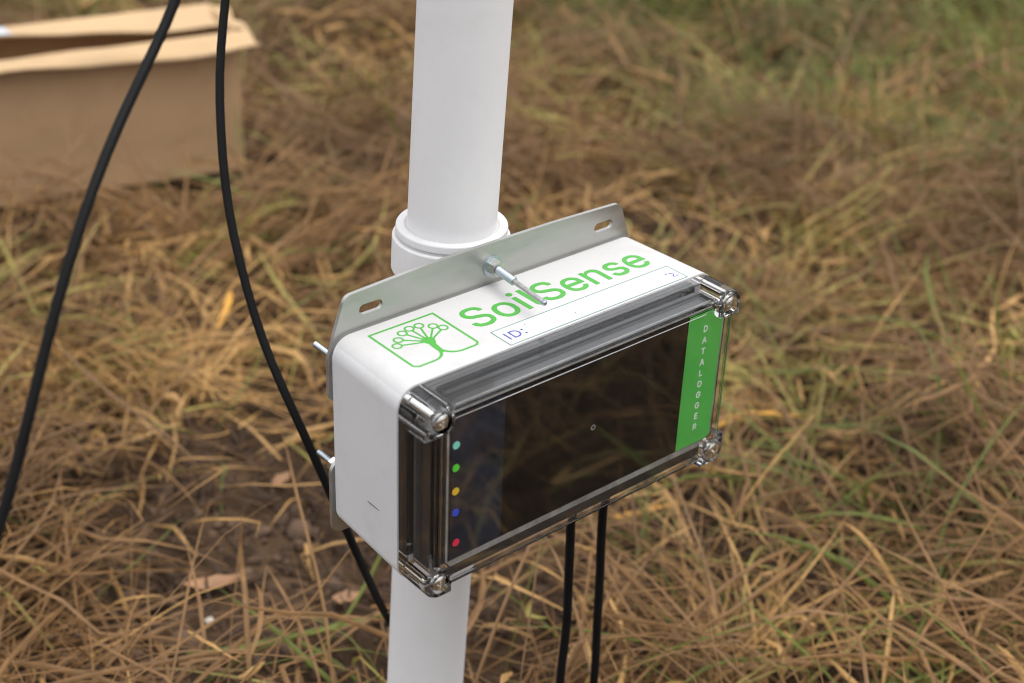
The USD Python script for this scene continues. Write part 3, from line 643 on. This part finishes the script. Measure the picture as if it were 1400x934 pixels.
ground_blade('long bent green blade lying across bare soil just left of the pole foot', 'grass blade', m_grass, [(0.085, 0.40, 0.0), (0.15, 0.365, 0.012), (0.21, 0.345, 0.02), (0.275, 0.325, 0.012)], 0.0062, 0.02)
ground_blade('short yellow blade slanting up in the straw between the two left cables', 'grass blade', m_orange, [(0.372, 0.838, 0.0), (0.392, 0.852, 0.012), (0.413, 0.878, 0.022)], 0.0075, 0.045)
ground_blade('orange blade lying in straw just right of the lid of the enclosure', 'grass blade', m_orange, [(0.668, 0.370, 0.0), (0.70, 0.362, 0.008), (0.735, 0.350, 0.008), (0.765, 0.325, 0.0)], 0.0068, 0.04)
ground_blade('orange blade lying in straw below the enclosure and right of the short cables', 'grass blade', m_orange, [(0.485, 0.335, 0.0), (0.515, 0.315, 0.006), (0.55, 0.300, 0.006)], 0.0065, 0.035)
ground_blade('long green blade arching over the straw at the right, reaching down from the orange blade', 'grass blade', m_grass, [(0.720, 0.335, 0.0), (0.755, 0.285, 0.012), (0.790, 0.225, 0.012), (0.81, 0.16, 0.0)], 0.0075, 0.04)

def leaf(label, x, y, L, wd, yaw, z=0.006):
    u, v = np.meshgrid(np.linspace(-1, 1, 15), np.linspace(-1, 1, 7), indexing='ij')
    half = wd / 2 * (1 - np.abs(u) ** 2.2) * (1 + 0.15 * np.sin(u * 9)) + 0.0005
    px, py = u * L / 2, v * half; pz = 0.25 * np.abs(py) + 0.10 * L * u ** 2 + (meshkit.noise(np.stack([px * 150, py * 150, u * 0 + x * 50], -1)) - 0.5) * 0.004
    a_ = math.radians(yaw); P = np.stack([x + px * math.cos(a_) - py * math.sin(a_), y + px * math.sin(a_) + py * math.cos(a_), ground_z(np.array(x), np.array(y)) + z + pz], -1).reshape(-1, 3)
    ix = np.arange(105).reshape(15, 7); a, b, c, d = ix[:-1, :-1].ravel(), ix[1:, :-1].ravel(), ix[1:, 1:].ravel(), ix[:-1, 1:].ravel()
    f = np.vstack([np.c_[a, b, c], np.c_[a, c, d]]); loop = np.r_[ix[:, 0], ix[-1, 1:], ix[-2::-1, -1], ix[0, -2:0:-1]]; l2 = np.roll(loop, -1)
    solo('dead_leaf', (np.vstack([P, P - [0, 0, 0.0006]]), np.vstack([f, f[:, ::-1] + 105, np.c_[loop, l2 + 105, l2], np.c_[loop, loop + 105, l2 + 105]])), m_leaf, label, 'leaf')
leaf('curled tan dead leaf on the soil left of the enclosure, above the bare patch', 0.283, 0.572, 0.026, 0.013, 20, 0.02)
leaf('reddish dead leaf on bare soil close to the left of the pole foot', 0.239, 0.399, 0.026, 0.014, -30, 0.012)
leaf('wide brown dead leaf lying flat in the middle of the bare soil', 0.150, 0.470, 0.050, 0.016, -25, 0.010)
b = trimesh.creation.icosphere(3, 1.0); b.vertices *= (0.75 + 0.5 * meshkit.fbm(b.vertices * 1.4, 3))[:, None] * [0.0040, 0.0036, 0.0030]
b.apply_translation([0.124, 0.432, float(ground_z(np.array(0.124), np.array(0.432))) + 0.009])
solo('pebble', b, m_pebble, 'small pale pebble on the bare soil left of the pole foot', 'pebble', smooth=True)
